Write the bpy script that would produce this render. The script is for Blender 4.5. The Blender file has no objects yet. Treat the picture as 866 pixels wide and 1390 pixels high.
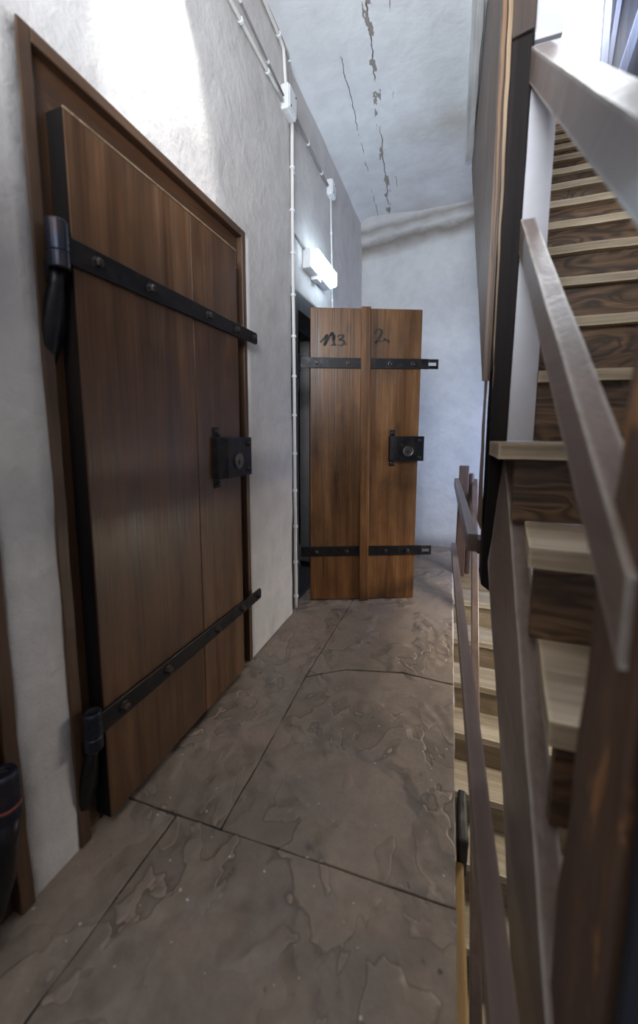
import bpy, bmesh, math, random
from mathutils import Vector, Matrix, noise
random.seed(7)
SC = bpy.context.scene
COL = SC.collection

# ------------------------------------------------------------------ materials
class NT:
    def __init__(self, name):
        self.m = bpy.data.materials.new(name); self.m.use_nodes = True
        self.t = self.m.node_tree; self.n = self.t.nodes; self.l = self.t.links
        self.b = self.n['Principled BSDF']
    def add(self, typ, **kw):
        o = self.n.new(typ)
        for k, v in kw.items(): setattr(o, k, v)
        return o
    def put(self, sock, v):
        if hasattr(v, 'is_output') or isinstance(v, bpy.types.NodeSocket): self.l.new(v, sock)
        elif v is not None: sock.default_value = v
    def math(self, op, a, b=None, c=None, clamp=False):
        o = self.add('ShaderNodeMath', operation=op, use_clamp=clamp)
        self.put(o.inputs[0], a)
        if b is not None: self.put(o.inputs[1], b)
        if c is not None: self.put(o.inputs[2], c)
        return o.outputs[0]
    def coords(self, scale=(1,1,1), rnd=True, rot=(0,0,0)):
        tc = self.add('ShaderNodeTexCoord'); v = tc.outputs['Object']
        if rnd:
            oi = self.add('ShaderNodeObjectInfo')
            mm = self.add('ShaderNodeVectorMath', operation='SCALE')
            mm.inputs[0].default_value = (7.3, 3.1, 5.7); self.l.new(oi.outputs['Random'], mm.inputs['Scale'])
            ad = self.add('ShaderNodeVectorMath', operation='ADD')
            self.l.new(v, ad.inputs[0]); self.l.new(mm.outputs[0], ad.inputs[1]); v = ad.outputs[0]
        mp = self.add('ShaderNodeMapping'); self.l.new(v, mp.inputs[0])
        mp.inputs['Scale'].default_value = scale; mp.inputs['Rotation'].default_value = rot
        return mp.outputs[0]
    def noise(self, vec, scale=5, detail=4, rough=.55, dist=0.0):
        o = self.add('ShaderNodeTexNoise'); self.l.new(vec, o.inputs['Vector'])
        o.inputs['Scale'].default_value = scale; o.inputs['Detail'].default_value = detail
        o.inputs['Roughness'].default_value = rough; o.inputs['Distortion'].default_value = dist
        return o.outputs['Fac']
    def ramp(self, fac, stops, interp='LINEAR'):
        o = self.add('ShaderNodeValToRGB'); self.l.new(fac, o.inputs[0]); e = o.color_ramp.elements
        o.color_ramp.interpolation = interp
        while len(e) < len(stops): e.new(.5)
        for i, (p, c) in enumerate(stops):
            e[i].position = p; e[i].color = (c, c, c, 1) if isinstance(c, (int, float)) else (*c, 1)
        return o.outputs[0]
    def mix(self, fac, a, b, mode='MIX'):
        o = self.add('ShaderNodeMix', data_type='RGBA', blend_type=mode)
        self.put(o.inputs[0], fac)
        for s, v in ((o.inputs[6], a), (o.inputs[7], b)):
            if isinstance(v, tuple) and len(v) == 3: v = (*v, 1)
            self.put(s, v)
        return o.outputs[2]
    def bump(self, h, strength=.3, dist=.01, prev=None):
        o = self.add('ShaderNodeBump'); o.inputs['Strength'].default_value = strength
        o.inputs['Distance'].default_value = dist; self.l.new(h, o.inputs['Height'])
        if prev is not None: self.l.new(prev, o.inputs['Normal'])
        return o.outputs[0]
    def sep(self, vec):
        o = self.add('ShaderNodeSeparateXYZ'); self.l.new(vec, o.inputs[0]); return o.outputs
    def edge(self, r=.006):
        bv = self.add('ShaderNodeBevel', samples=4); bv.inputs['Radius'].default_value = r
        g = self.add('ShaderNodeNewGeometry')
        d = self.add('ShaderNodeVectorMath', operation='DOT_PRODUCT')
        self.l.new(bv.outputs[0], d.inputs[0]); self.l.new(g.outputs['Normal'], d.inputs[1])
        return self.math('SUBTRACT', 1.0, d.outputs['Value'], clamp=True)
    def out(self, col=None, rough=None, nrm=None, metal=None):
        if col is not None: self.put(self.b.inputs['Base Color'], (*col, 1) if isinstance(col, tuple) and len(col) == 3 else col)
        if rough is not None: self.put(self.b.inputs['Roughness'], rough)
        if nrm is not None: self.l.new(nrm, self.b.inputs['Normal'])
        if metal is not None: self.b.inputs['Metallic'].default_value = metal
        return self.m

def stretch(axis, across, along):
    s = [across]*3; s['xyz'.index(axis)] = along; return tuple(s)

def wood(name, axis, dark, mid, light, rough=.5, across=9, stain=.5, fiber=.35, wear=None, wearamt=1.0, bump=.25, figure=.0, knots=0.0):
    """plank wood: long stretched fibres, broad stains, optional cathedral figure and worn edges"""
    w = NT(name)
    g = w.coords(stretch(axis, across, across*.075))
    n1 = w.noise(g, 1.0, 5, .62, 1.1)
    fine = w.noise(w.coords(stretch(axis, 95, 2.2)), 1.0, 3, .6)
    col = w.ramp(n1, [(.22, dark), (.5, mid), (.82, light)])
    if figure:
        wv = w.add('ShaderNodeTexWave', wave_type='RINGS'); w.l.new(w.coords(stretch(axis, 7, .9)), wv.inputs['Vector'])
        wv.inputs['Scale'].default_value = 3.2; wv.inputs['Distortion'].default_value = 5; wv.inputs['Detail'].default_value = 3
        wv.inputs['Detail Scale'].default_value = 1.1
        col = w.mix(figure, col, w.ramp(wv.outputs['Fac'], [(.15, .25), (.7, 1.0)]), 'MULTIPLY')
    col = w.mix(fiber, col, w.ramp(fine, [(.3, .45), (.65, 1.25)]), 'MULTIPLY')
    big = w.noise(w.coords(stretch(axis, 3.2, 1.3)), 1.0, 4, .6)
    col = w.mix(stain, col, w.ramp(big, [(.28, .35), (.6, 1.2)]), 'MULTIPLY')
    blot = w.noise(w.coords(stretch(axis, 5.5, 3.0)), 1.0, 5, .65, .8)
    col = w.mix(stain*.7, col, w.ramp(blot, [(.30, .45), (.52, 1.1)]), 'MULTIPLY')
    if knots:
        vo = w.add('ShaderNodeTexVoronoi'); w.l.new(w.coords(stretch(axis, 3.4, 1.7)), vo.inputs['Vector']); vo.inputs['Scale'].default_value = 1.0
        kk = w.ramp(vo.outputs['Distance'], [(.03, .25), (.1, 1.0)])
        col = w.mix(knots, col, kk, 'MULTIPLY')
    if wear:
        e = w.edge(.013)
        wn = w.noise(w.coords((14, 14, 14)), 1.0, 4, .6)
        mk = w.math('MULTIPLY', w.ramp(e, [(.015, 0.0), (.11, 1.0)]), w.ramp(wn, [(.30, 0.15), (.50, 1.0)]))
        col = w.mix(w.math('MULTIPLY', mk, wearamt), col, wear)
    r = w.ramp(n1, [(.3, rough-.08), (.7, rough+.1)])
    return w.out(col, r, w.bump(w.math('ADD', fine, n1), bump, .004))

def plaster(name, c1, c2, rough=.85, bump=.5, fine=34, extra=None, stainz=None):
    w = NT(name)
    c = w.coords((1,1,1), rnd=False)
    a = w.noise(c, 2.2, 5, .6); b = w.noise(c, fine, 5, .65); t = w.noise(c, 9, 4, .6, .4)
    col = w.ramp(a, [(.3, c1), (.68, c2)])
    col = w.mix(.25, col, w.ramp(t, [(.35, .72), (.6, 1.08)]), 'MULTIPLY')
    if extra: col = extra(w, c, col)
    h = w.math('ADD', w.math('MULTIPLY', b, .5), w.math('MULTIPLY', t, 1.2))
    return w.out(col, rough, w.bump(h, bump, .012))

def ceil_extra(w, c, col):
    s = w.sep(c)
    n = w.noise(w.coords((1.2, 2.2, 1), rnd=False), 3, 4, .7)
    wob = w.math('MULTIPLY', w.math('SUBTRACT', n, .5), .05)
    x = w.math('ADD', s[0], wob); y = s[1]
    for x0, wd, sl, gate in ((-.50, .0035, -.10, .42), (-.66, .0025, -.06, .46), (-.40, .002, -.12, .55)):
        d = w.math('ABSOLUTE', w.math('SUBTRACT', x, w.math('ADD', x0, w.math('MULTIPLY', w.math('SUBTRACT', y, 2.3), sl))))
        line = w.math('LESS_THAN', d, wd)
        g = w.ramp(w.noise(w.coords((2, 3.0, 1), rnd=False, rot=(0,0,x0)), 1.0, 3), [(gate, 0.0), (gate+.05, 1.0)])
        col = w.mix(w.math('MULTIPLY', line, g), col, (.12, .10, .085))
        near = w.math('LESS_THAN', d, .022)
        p = w.ramp(w.noise(w.coords((9, 4.0, 1), rnd=False), 2.4, 3, .5), [(.57, 0.0), (.585, 1.0)], 'LINEAR')
        if x0 == -.50: col = w.mix(w.math('MULTIPLY', near, p), col, (.26, .235, .215))
    # damp brown veil toward the end wall, right half
    v = w.math('MULTIPLY', w.ramp(w.math('MULTIPLY', y, .25), [(.66, 0.0), (.71, .8), (.76, .35), (.93, .55)]), w.ramp(w.math('ADD', s[0], 1.0), [(.35, 0.0), (.62, 1.0)]))
    v = w.math('MULTIPLY', v, w.ramp(w.noise(c, 3.5, 4), [(.3, .2), (.7, 1.0)]))
    return w.mix(w.math('MULTIPLY', v, .8), col, (.36, .31, .26))

def end_extra(w, c, col):
    s = w.sep(c)
    n = w.noise(w.coords((1.5, 1, 3), rnd=False), 2.5, 5, .6)
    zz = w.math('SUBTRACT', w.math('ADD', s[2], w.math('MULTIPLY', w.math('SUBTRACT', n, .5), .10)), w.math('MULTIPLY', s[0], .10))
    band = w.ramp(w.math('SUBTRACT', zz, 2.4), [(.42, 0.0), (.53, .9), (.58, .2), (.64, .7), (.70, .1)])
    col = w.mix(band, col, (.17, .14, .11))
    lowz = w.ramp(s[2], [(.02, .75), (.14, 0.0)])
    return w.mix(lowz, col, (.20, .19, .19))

def left_extra(w, c, col):
    s = w.sep(c)
    n = w.noise(w.coords((1, 6, 2), rnd=False), 2, 4, .6)
    m = w.math('MULTIPLY', w.ramp(n, [(.55, 0.0), (.75, .5)]), w.ramp(s[2], [(.02, 1.0), (.6, .2)]))
    col = w.mix(m, col, (.33, .31, .29))
    streak = w.ramp(w.noise(w.coords((1, 30, 2.5), rnd=False), 1.0, 4, .6), [(.66, 0.0), (.76, .45)])
    return w.mix(streak, col, (.36, .34, .33))

def stone():
    w = NT('flagstone')
    c = w.coords((1,1,1), rnd=False)
    lay = w.noise(w.coords((1, .7, 1), rnd=False), 4.6, 3.6, .55, .35)
    big = w.noise(c, 1.7, 3, .5); fine = w.noise(c, 60, 4, .7); mid = w.noise(c, 11, 5, .6, .5)
    # flaked sheets: the height climbs in thin terraces
    t = w.math('MULTIPLY', lay, 8.0)
    terr = w.math('ADD', w.math('FLOOR', t), w.ramp(w.math('FRACT', t), [(.0, 0.0), (.08, 1.0), (1.0, 1.0)]))
    gate = w.ramp(w.noise(w.coords((1,1,1), rnd=False, rot=(0,0,1.0)), 2.6, 3), [(.46, 0.06), (.56, 1.0)])
    rim = w.math('MULTIPLY', w.ramp(w.math('FRACT', t), [(.0, 1.0), (.07, .5), (.13, 0.0)]), gate)
    col = w.ramp(big, [(.3, (.215, .172, .138)), (.5, (.275, .212, .168)), (.7, (.245, .205, .172))])
    col = w.mix(.5, col, w.ramp(mid, [(.3, .62), (.62, 1.15)]), 'MULTIPLY')
    col = w.mix(.22, col, w.ramp(fine, [(.35, .65), (.65, 1.2)]), 'MULTIPLY')
    col = w.mix(w.math('MULTIPLY', rim, .62), col, (.36, .28, .215))
    dk = w.math('MULTIPLY', w.ramp(w.math('FRACT', t), [(.86, 0.0), (1.0, .6)]), gate)
    col = w.mix(dk, col, (.075, .058, .05))
    tint = w.ramp(w.math('FRACT', w.math('MULTIPLY', w.math('FLOOR', t), .377)), [(0.0, .80), (1.0, 1.12)])
    col = w.mix(gate, col, w.mix(1.0, col, tint, 'MULTIPLY'))
    spots = w.noise(c, 22, 2, .4); sg = w.noise(c, 2.1, 2)
    sm = w.math('MULTIPLY', w.ramp(spots, [(.70, 0.0), (.735, 1.0)]), w.ramp(sg, [(.45, 0.0), (.6, 1.0)]))
    col = w.mix(w.math('MULTIPLY', sm, .8), col, (.04, .035, .035))
    specks = w.ramp(w.noise(c, 70, 1, .3), [(.775, 0.0), (.79, .8)])
    col = w.mix(specks, col, (.62, .60, .56))
    h = w.math('ADD', w.math('MULTIPLY', w.math('MULTIPLY', terr, gate), .30), w.math('ADD', w.math('MULTIPLY', mid, .35), w.math('MULTIPLY', fine, .08)))
    return w.out(col, w.ramp(mid, [(.3, .42), (.7, .62)]), w.bump(h, .8, .014))

def iron(name, base=(.022, .022, .025), rust=(.10, .055, .035), amt=.35, rough=.42, metal=.75):
    w = NT(name); c = w.coords((1,1,1))
    n = w.noise(c, 24, 5, .65)
    col = w.mix(w.ramp(n, [(.5, 0.0), (.75, amt)]), base, rust)
    e = w.ramp(w.edge(.003), [(.03, 0.0), (.2, .5)])
    col = w.mix(e, col, (.22, .20, .185))
    return w.out(col, w.ramp(n, [(.3, rough-.1), (.7, rough+.15)]), w.bump(n, .3, .003), metal)

def flat(name, col, rough=.6, metal=0.0):
    w = NT(name); n = w.noise(w.coords((1,1,1)), 18, 4, .6)
    c = w.mix(.25, col, w.ramp(n, [(.3, .75), (.7, 1.1)]), 'MULTIPLY')
    return w.out(c, rough, w.bump(n, .1, .002), metal)

def emit(name, col, s):
    w = NT(name); w.out((.9, .9, .9), .4)
    w.b.inputs['Emission Color'].default_value = (*col, 1); w.b.inputs['Emission Strength'].default_value = s
    return w.m

def rough_post():
    w = NT('old_newel_timber')
    g = w.coords((9, 9, .8)); n1 = w.noise(g, 1.0, 6, .65, .8)
    ch = w.noise(w.coords((13, 13, 4.0)), 1.0, 5, .7, .5)
    s = w.sep(w.coords((1,1,1), rnd=False))
    col = w.ramp(n1, [(.3, (.040, .024, .016)), (.52, (.125, .070, .043)), (.75, (.25, .155, .095))])
    orange = w.ramp(ch, [(.56, 0.0), (.63, .9)])
    col = w.mix(orange, col, (.42, .20, .07))
    pale = w.ramp(w.noise(w.coords((16, 16, 2.2)), 1.0, 4, .6), [(.60, 0.0), (.70, .7)])
    col = w.mix(pale, col, (.27, .25, .20))
    up = w.ramp(w.math('ADD', s[2], w.math('MULTIPLY', w.math('SUBTRACT', n1, .5), .06)), [(1.00, 0.0), (1.035, 1.0)])
    sm = w.ramp(n1, [(.3, (.09, .062, .055)), (.7, (.15, .11, .10))])
    col = w.mix(up, col, sm)
    return w.out(col, .55, w.bump(w.math('ADD', ch, n1), .6, .01))

M = {}
M['door'] = wood('brown_door_boards', 'z', (.040, .0175, .0075), (.100, .046, .0195), (.170, .086, .040), .40, 8, .65, .5, knots=.4)
M['door_far'] = wood('warm_brown_door_boards', 'z', (.052, .020, .007), (.150, .064, .020), (.275, .130, .045), .38, 9, .7, .5, knots=.5)
M['casing'] = wood('dark_door_casing', 'z', (.035, .016, .008), (.075, .034, .016), (.12, .058, .028), .42, 8, .5, .4)
M['casing_h'] = wood('dark_door_casing_lintel', 'y', (.035, .016, .008), (.075, .034, .016), (.12, .058, .028), .42, 8, .5, .4)
M['lip'] = wood('casing_lip', 'z', (.038, .019, .011), (.082, .043, .023), (.13, .07, .038), .45, 10, .5, .4)
M['lip_h'] = wood('casing_lip_top', 'y', (.038, .019, .011), (.082, .043, .023), (.13, .07, .038), .45, 10, .5, .4)
M['black_frame'] = wood('black_painted_frame', 'z', (.014, .014, .016), (.026, .026, .029), (.05, .05, .055), .5, 9, .4, .4)
M['rail'] = wood('painted_rail_wood', 'y', (.125, .088, .073), (.172, .126, .108), (.22, .17, .147), .38, 8, .35, .25, wear=(.50, .47, .42), wearamt=.85)
M['rail_dark'] = wood('dark_painted_rail_wood', 'y', (.092, .058, .046), (.14, .094, .076), (.18, .128, .106), .36, 8, .35, .25, wear=(.24, .19, .16), wearamt=.5)
M['rail_post'] = wood('brown_rail_post', 'z', (.05, .027, .020), (.08, .046, .034), (.11, .066, .05), .42, 8, .35, .3)
M['tread'] = wood('worn_tread_wood', 'x', (.22, .16, .10), (.375, .292, .200), (.50, .415, .30), .55, 9, .5, .45, wear=(.58, .47, .31), wearamt=.9)
def riser_mat():
    w = NT('dark_riser_wood')
    wob = w.noise(w.coords((2.2, 2.2, 5)), 1.0, 2, .5)
    tc = w.coords((1.1, 14, 14))
    ad = w.add('ShaderNodeVectorMath', operation='MULTIPLY_ADD'); w.l.new(wob, ad.inputs[0]); ad.inputs[1].default_value = (1.5, 4.5, 4.5); w.l.new(tc, ad.inputs[2])
    n1 = w.noise(ad.outputs[0], 1.0, 2, .5, .3)
    lines = w.math('PINGPONG', w.math('MULTIPLY', n1, 7.0), .5)
    fine = w.noise(w.coords((3, 110, 110)), 1.0, 3, .6)
    big = w.noise(w.coords((1.6, 4, 5)), 1.0, 4, .6)
    col = w.ramp(big, [(.3, (.055, .030, .017)), (.5, (.125, .070, .036)), (.7, (.22, .128, .062))])
    col = w.mix(.75, col, w.ramp(lines, [(.05, .22), (.42, 1.25)]), 'MULTIPLY')
    col = w.mix(.4, col, w.ramp(fine, [(.32, .4), (.62, 1.25)]), 'MULTIPLY')
    s = w.sep(w.coords((1,1,1)))
    return w.out(col, .5, w.bump(w.math('ADD', lines, fine), .35, .004))
M['riser'] = riser_mat()
M['tread_low'] = wood('pale_lower_treads', 'x', (.22, .17, .115), (.37, .31, .23), (.48, .42, .325), .6, 9, .45, .4, wear=(.70, .58, .38), wearamt=.9)
M['riser_low'] = wood('pale_lower_risers', 'x', (.13, .095, .06), (.24, .18, .115), (.33, .265, .185), .6, 8, .5, .4)
M['post_dark'] = wood('blackened_post', 'z', (.005, .004, .0045), (.011, .008, .008), (.028, .019, .017), .8, 9, .45, .5)
M['post_dark'].node_tree.nodes['Principled BSDF'].inputs['Specular IOR Level'].default_value = .2
M['post_ext'] = wood('dark_post_extension', 'z', (.022, .014, .010), (.040, .026, .020), (.06, .04, .03), .7, 9, .45, .4)
M['plank'] = wood('partition_planks', 'z', (.045, .027, .018), (.095, .058, .039), (.15, .098, .068), .5, 9, .5, .5)
M['plank_edge'] = wood('bare_plank_edge', 'z', (.12, .075, .042), (.22, .15, .09), (.33, .25, .165), .6, 30, .5, .5)
M['plank_edge2'] = wood('orange_plank_edge', 'z', (.085, .045, .024), (.15, .085, .045), (.21, .13, .075), .6, 30, .4, .5)
M['yellow'] = wood('yellow_edge_beam', 'y', (.30, .17, .05), (.46, .28, .10), (.55, .36, .15), .6, 12, .5, .4)
M['newel'] = rough_post()
M['wall'] = plaster('left_wall_plaster', (.50, .475, .465), (.60, .575, .565), extra=left_extra)
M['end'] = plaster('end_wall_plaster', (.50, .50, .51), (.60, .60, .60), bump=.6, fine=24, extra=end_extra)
M['ceil'] = plaster('ceiling_plaster', (.66, .67, .69), (.74, .75, .77), bump=.25, fine=16, extra=ceil_extra)
M['white_wall'] = plaster('upstairs_plaster', (.78, .80, .84), (.84, .86, .9))
M['beamwhite'] = wood('whitewashed_beam', 'y', (.46, .44, .43), (.60, .59, .58), (.70, .69, .68), .7, 14, .4, .35)
M['white_paint'] = flat('white_painted_board', (.44, .43, .46), .5)
M['stone'] = stone()
M['gap'] = flat('dark_joint', (.06, .047, .038), .9)
M['iron'] = iron('wrought_iron')
M['iron_blue'] = iron('worn_blue_black_iron', (.03, .036, .055), (.12, .06, .035), .5, .32)
M['bolt'] = iron('bolt_steel', (.055, .048, .045), (.16, .08, .05), .4, .35)
M['brass'] = iron('dull_lock_plate', (.10, .09, .075), (.12, .09, .06), .3, .4)
M['rustring'] = flat('rust_red_washer', (.30, .07, .03), .6)
M['ink'] = flat('black_brush_paint', (.012, .010, .010), .6)
M['cable'] = flat('white_cable_cover', (.66, .64, .62), .5)
M['cable_grey'] = flat('grey_cable', (.24, .22, .21), .6)
M['plastic'] = flat('white_plastic', (.72, .73, .75), .4)
M['lamp'] = emit('lit_diffuser', (.66, .85, 1.0), 26.0)
M['blue_timber'] = wood('blue_grey_timber', 'z', (.012, .015, .034), (.03, .04, .08), (.085, .11, .19), .6, 9, .5, .5)
M['black_timber'] = wood('dark_roof_timber', 'z', (.007, .008, .016), (.015, .018, .032), (.03, .035, .06), .6, 9, .4, .4)
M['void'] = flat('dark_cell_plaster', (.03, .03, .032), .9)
M['dark_block'] = wood('charred_bracket', 'y', (.008, .006, .006), (.022, .016, .014), (.05, .035, .028), .55, 20, .5, .5)

# ------------------------------------------------------------------ helpers
def box(bm, x0, x1, y0, y1, z0, z1):
    v = [bm.verts.new(p) for p in ((x0,y0,z0),(x1,y0,z0),(x1,y1,z0),(x0,y1,z0),(x0,y0,z1),(x1,y0,z1),(x1,y1,z1),(x0,y1,z1))]
    for f in ((0,3,2,1),(4,5,6,7),(0,1,5,4),(1,2,6,5),(2,3,7,6),(3,0,4,7)): bm.faces.new([v[i] for i in f])
    return v
def hexa(bm, pts):
    v = [bm.verts.new(p) for p in pts]
    for f in ((0,3,2,1),(4,5,6,7),(0,1,5,4),(1,2,6,5),(2,3,7,6),(3,0,4,7)): bm.faces.new([v[i] for i in f])
def prism(bm, poly, d):
    """extrude polygon (list of 3D points) along vector d"""
    a = [bm.verts.new(p) for p in poly]; b = [bm.verts.new(Vector(p)+Vector(d)) for p in poly]
    bm.faces.new(a); bm.faces.new(list(reversed(b)))
    n = len(a)
    for i in range(n): bm.faces.new((a[i], b[i], b[(i+1) % n], a[(i+1) % n]))
def loft(bm, rings, caps=True):
    R = [[bm.verts.new(p) for p in r] for r in rings]; n = len(R[0])
    for a, b in zip(R, R[1:]):
        for i in range(n): bm.faces.new((a[i], a[(i+1) % n], b[(i+1) % n], b[i]))
    if caps: bm.faces.new(list(reversed(R[0]))); bm.faces.new(R[-1])
def circ(c, ax, r, n, r2=None):
    ax = Vector(ax).normalized(); u = ax.orthogonal().normalized(); v = ax.cross(u)
    return [Vector(c) + u*math.cos(2*math.pi*i/n)*r + v*math.sin(2*math.pi*i/n)*(r2 or r) for i in range(n)]
def cyl(bm, p0, p1, r0, r1=None, n=16):
    ax = Vector(p1)-Vector(p0); loft(bm, [circ(p0, ax, r0, n), circ(p1, ax, r1 if r1 is not None else r0, n)])
def lathe(bm, p0, ax, prof, n=20):
    ax = Vector(ax).normalized(); loft(bm, [circ(Vector(p0)+ax*h, ax, r, n) for h, r in prof])
def tube(bm, pts, r, n=8):
    pts = [Vector(p) for p in pts]; rings = []
    for i, p in enumerate(pts):
        d = (pts[min(i+1, len(pts)-1)]-pts[max(i-1, 0)]).normalized()
        up = Vector((1,0,0)) if abs(d.x) < .9 else Vector((0,0,1))
        u = d.cross(up).normalized(); v = d.cross(u).normalized()
        rings.append([p+u*math.cos(2*math.pi*k/n)*r+v*math.sin(2*math.pi*k/n)*r for k in range(n)])
    loft(bm, rings)
def rough(bm, amp, freq, seed=0, cuts=0, longest=.12):
    """subdivide long edges, then jitter with smooth noise: hand-hewn irregularity"""
    for _ in range(cuts):
        es = [e for e in bm.edges if e.calc_length() > longest]
        if not es: break
        bmesh.ops.subdivide_edges(bm, edges=es, cuts=1, use_grid_fill=True)
    for v in bm.verts:
        p = v.co*freq + Vector((seed*3.7, seed*1.3, seed*2.1))
        v.co += Vector((noise.noise(p), noise.noise(p+Vector((9,0,0))), noise.noise(p+Vector((0,9,0)))))*amp
def obj(name, bm, mat, parent=None, bevel=0.0, smooth=False, seg=2, local=False):
    bmesh.ops.recalc_face_normals(bm, faces=bm.faces)
    me = bpy.data.meshes.new(name); 
    if parent is not None and not local:
        inv = WM(parent).inverted()
        for v in bm.verts: v.co = inv @ v.co
    bm.to_mesh(me); bm.free()
    me.materials.append(mat)
    o = bpy.data.objects.new(name, me); COL.objects.link(o)
    if parent is not None: o.parent = parent
    if smooth:
        for p in me.polygons: p.use_smooth = True
    if bevel:
        md = o.modifiers.new('Bevel', 'BEVEL'); md.width = bevel; md.segments = seg; md.limit_method = 'ANGLE'; md.angle_limit = .6
    return o
def WM(o):
    m = Matrix.LocRotScale(o.location, o.rotation_euler, o.scale)
    return WM(o.parent) @ m if o.parent else m
def props(o, label=None, cat=None, group=None, kind=None):
    if label: o['label'] = label
    if cat: o['category'] = cat
    if group: o['group'] = group
    if kind: o['kind'] = kind
    return o
def thing(name, label, cat, loc, rz=0, group=None, kind=None):
    o = bpy.data.objects.new(name, None); COL.objects.link(o)
    o.location = loc; o.rotation_euler = (0, 0, rz); o.empty_display_size = .1
    return props(o, label, cat, group, kind)
def nb(): return bmesh.new()

# ------------------------------------------------------------------ room shell
WX = -.89
def wall_off(y, z):
    b = .006*noise.noise(Vector((y*2.1, z*2.1, .3))) + .004*noise.noise(Vector((y*7, z*7, 4.)))
    step = -.022*min(1, max(0, (y-2.065)/.03))
    return b + step
def lin(a, b, n): return [a+(b-a)*i/n for i in range(n+1)]
def grid_lines(stops, step):
    out = []
    for a, b in zip(stops, stops[1:]): out += lin(a, b, max(1, round((b-a)/step)))[:-1]
    return out + [stops[-1]]
# left wall with three door openings
D1 = (.645, 1.553, 0, 1.945)       # near door opening
D2 = (2.10, 2.98, 0, 1.925)        # open cell door opening
D0 = (-.45, .513, 0, 1.95)         # doorway at the picture's left edge
ys = grid_lines([-1.0, D0[0], D0[1], D1[0], D1[1], 2.06, 2.10, D2[1], 3.95], .045)
zs = grid_lines([0, 1.925, 1.945, 1.95, 3.2], .045)
bm = nb(); V = {}
def wv(i, j):
    if (i, j) not in V: V[(i, j)] = bm.verts.new((WX+wall_off(ys[i], zs[j]), ys[i], zs[j]))
    return V[(i, j)]
for i in range(len(ys)-1):
    for j in range(len(zs)-1):
        cy, cz = (ys[i]+ys[i+1])/2, (zs[j]+zs[j+1])/2
        if any(a < cy < b and c < cz < d for a, b, c, d in (D0, D1, D2)): continue
        bm.faces.new((wv(i,j), wv(i+1,j), wv(i+1,j+1), wv(i,j+1)))
bound = [e for e in bm.edges if len(e.link_faces) == 1 and all(1e-3 < v.co.z < 3.1 and -.9 < v.co.y < 3.9 for v in e.verts)
         or len(e.link_faces) == 1 and all(v.co.z < 2.0 for v in e.verts) and abs(e.verts[0].co.y-e.verts[1].co.y) < 1e-4]
ret = bmesh.ops.extrude_edge_only(bm, edges=bound)
for g in ret['geom']:
    if isinstance(g, bmesh.types.BMVert): g.co.x -= .30
props(obj('wall_left', bm, M['wall'], smooth=False), kind='structure')
for p in bpy.data.objects['wall_left'].data.polygons: p.use_smooth = p.area < .004

# end wall with the sagging plaster ledge under the ceiling
bm = nb(); xs = lin(-1.0, 1.2, 60); zz = lin(-.05, 3.25, 110); vv = []
for x in xs:
    col = []
    for z in zz:
        n = noise.noise(Vector((x*2.3, z*2.3, 7.))); n2 = noise.noise(Vector((x*6, z*9, 2.)))
        zl = 2.95 + .06*x + .05*noise.noise(Vector((x*4, 0, 1.)))
        bulge = .075*max(0, math.exp(-((z-zl-.05)/.07)**2)) + .045*math.exp(-((z-zl+.02)/.022)**2)*(.6+n)
        top = .10*max(0, min(1, (z-(zl+.07))/.12))
        col.append(bm.verts.new((x, 3.84 - bulge*1.0 - top + .012*n + .006*n2, z)))
    vv.append(col)
for i in range(len(xs)-1):
    for j in range(len(zz)-1): bm.faces.new((vv[i][j], vv[i][j+1], vv[i+1][j+1], vv[i+1][j]))
props(obj('wall_end', bm, M['end'], smooth=True), kind='structure')

# ceiling
bm = nb(); xs = lin(-1.0, .10, 26); yy = lin(-1.0, 3.95, 110); vv = []
for x in xs:
    vv.append([bm.verts.new((x, y, 3.075 + .010*noise.noise(Vector((x*2, y*1.6, 3.))) + .004*noise.noise(Vector((x*6, y*5, 1.)))
               - .05*max(0, (-.80-x)/.1)**2*.5)) for y in yy])
for i in range(len(xs)-1):
    for j in range(len(yy)-1): bm.faces.new((vv[i][j], vv[i+1][j], vv[i+1][j+1], vv[i][j+1]))
props(obj('ceiling', bm, M['ceil'], smooth=True), kind='structure')
# whitewashed edge beam of the ceiling
bm = nb(); hexa(bm, [(.0,-.6,3.035),(.055,-.6,3.035),(.042,3.19,3.035),(-.012,3.19,3.035),(.0,-.6,3.30),(.055,-.6,3.30),(.042,3.19,3.30),(-.012,3.19,3.30)])
rough(bm, .006, 6, 2, cuts=5, longest=.15)
props(obj('trim_1', bm, M['beamwhite'], bevel=.006), kind='structure')

# flagstone floor: separate slabs with open joints over a dark bed
def edge_x(y): return .050 - .012*max(0, (y-.9)/1.9)
slabs = [
 [(-.93,-.9),(-.724,-.9),(-.716,.486),(-.718,.792),(-.93,.788)],
 [(-.712,-.9),(.052,-.9),(.052,.60),(.049,.826),(-.286,.814),(-.569,.799),(-.708,.793)],
 [(-.93,.797),(-.574,.808),(-.582,1.15),(-.597,1.508),(-.72,1.490),(-.93,1.480)],
 [(-.566,.809),(-.286,.824),(.048,.838),(.045,1.37),(.040,1.678),(-.185,1.688),(-.432,1.624),(-.589,1.512),(-.575,1.15)],
 [(-.93,1.49),(-.72,1.498),(-.597,1.518),(-.594,1.9),(-.592,2.61),(-.93,2.62)],
 [(-.587,1.522),(-.432,1.634),(-.185,1.698),(.040,1.688),(.034,2.1),(.030,2.69),(-.3,2.64),(-.584,2.61)],
 [(-.93,2.63),(-.59,2.622),(-.3,2.652),(.030,2.70),(.026,3.30),(.026,3.98),(-.93,3.98)],
 [(.032,3.32),(1.05,3.32),(1.05,3.98),(.032,3.98)],
]
bm = nb()
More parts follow.
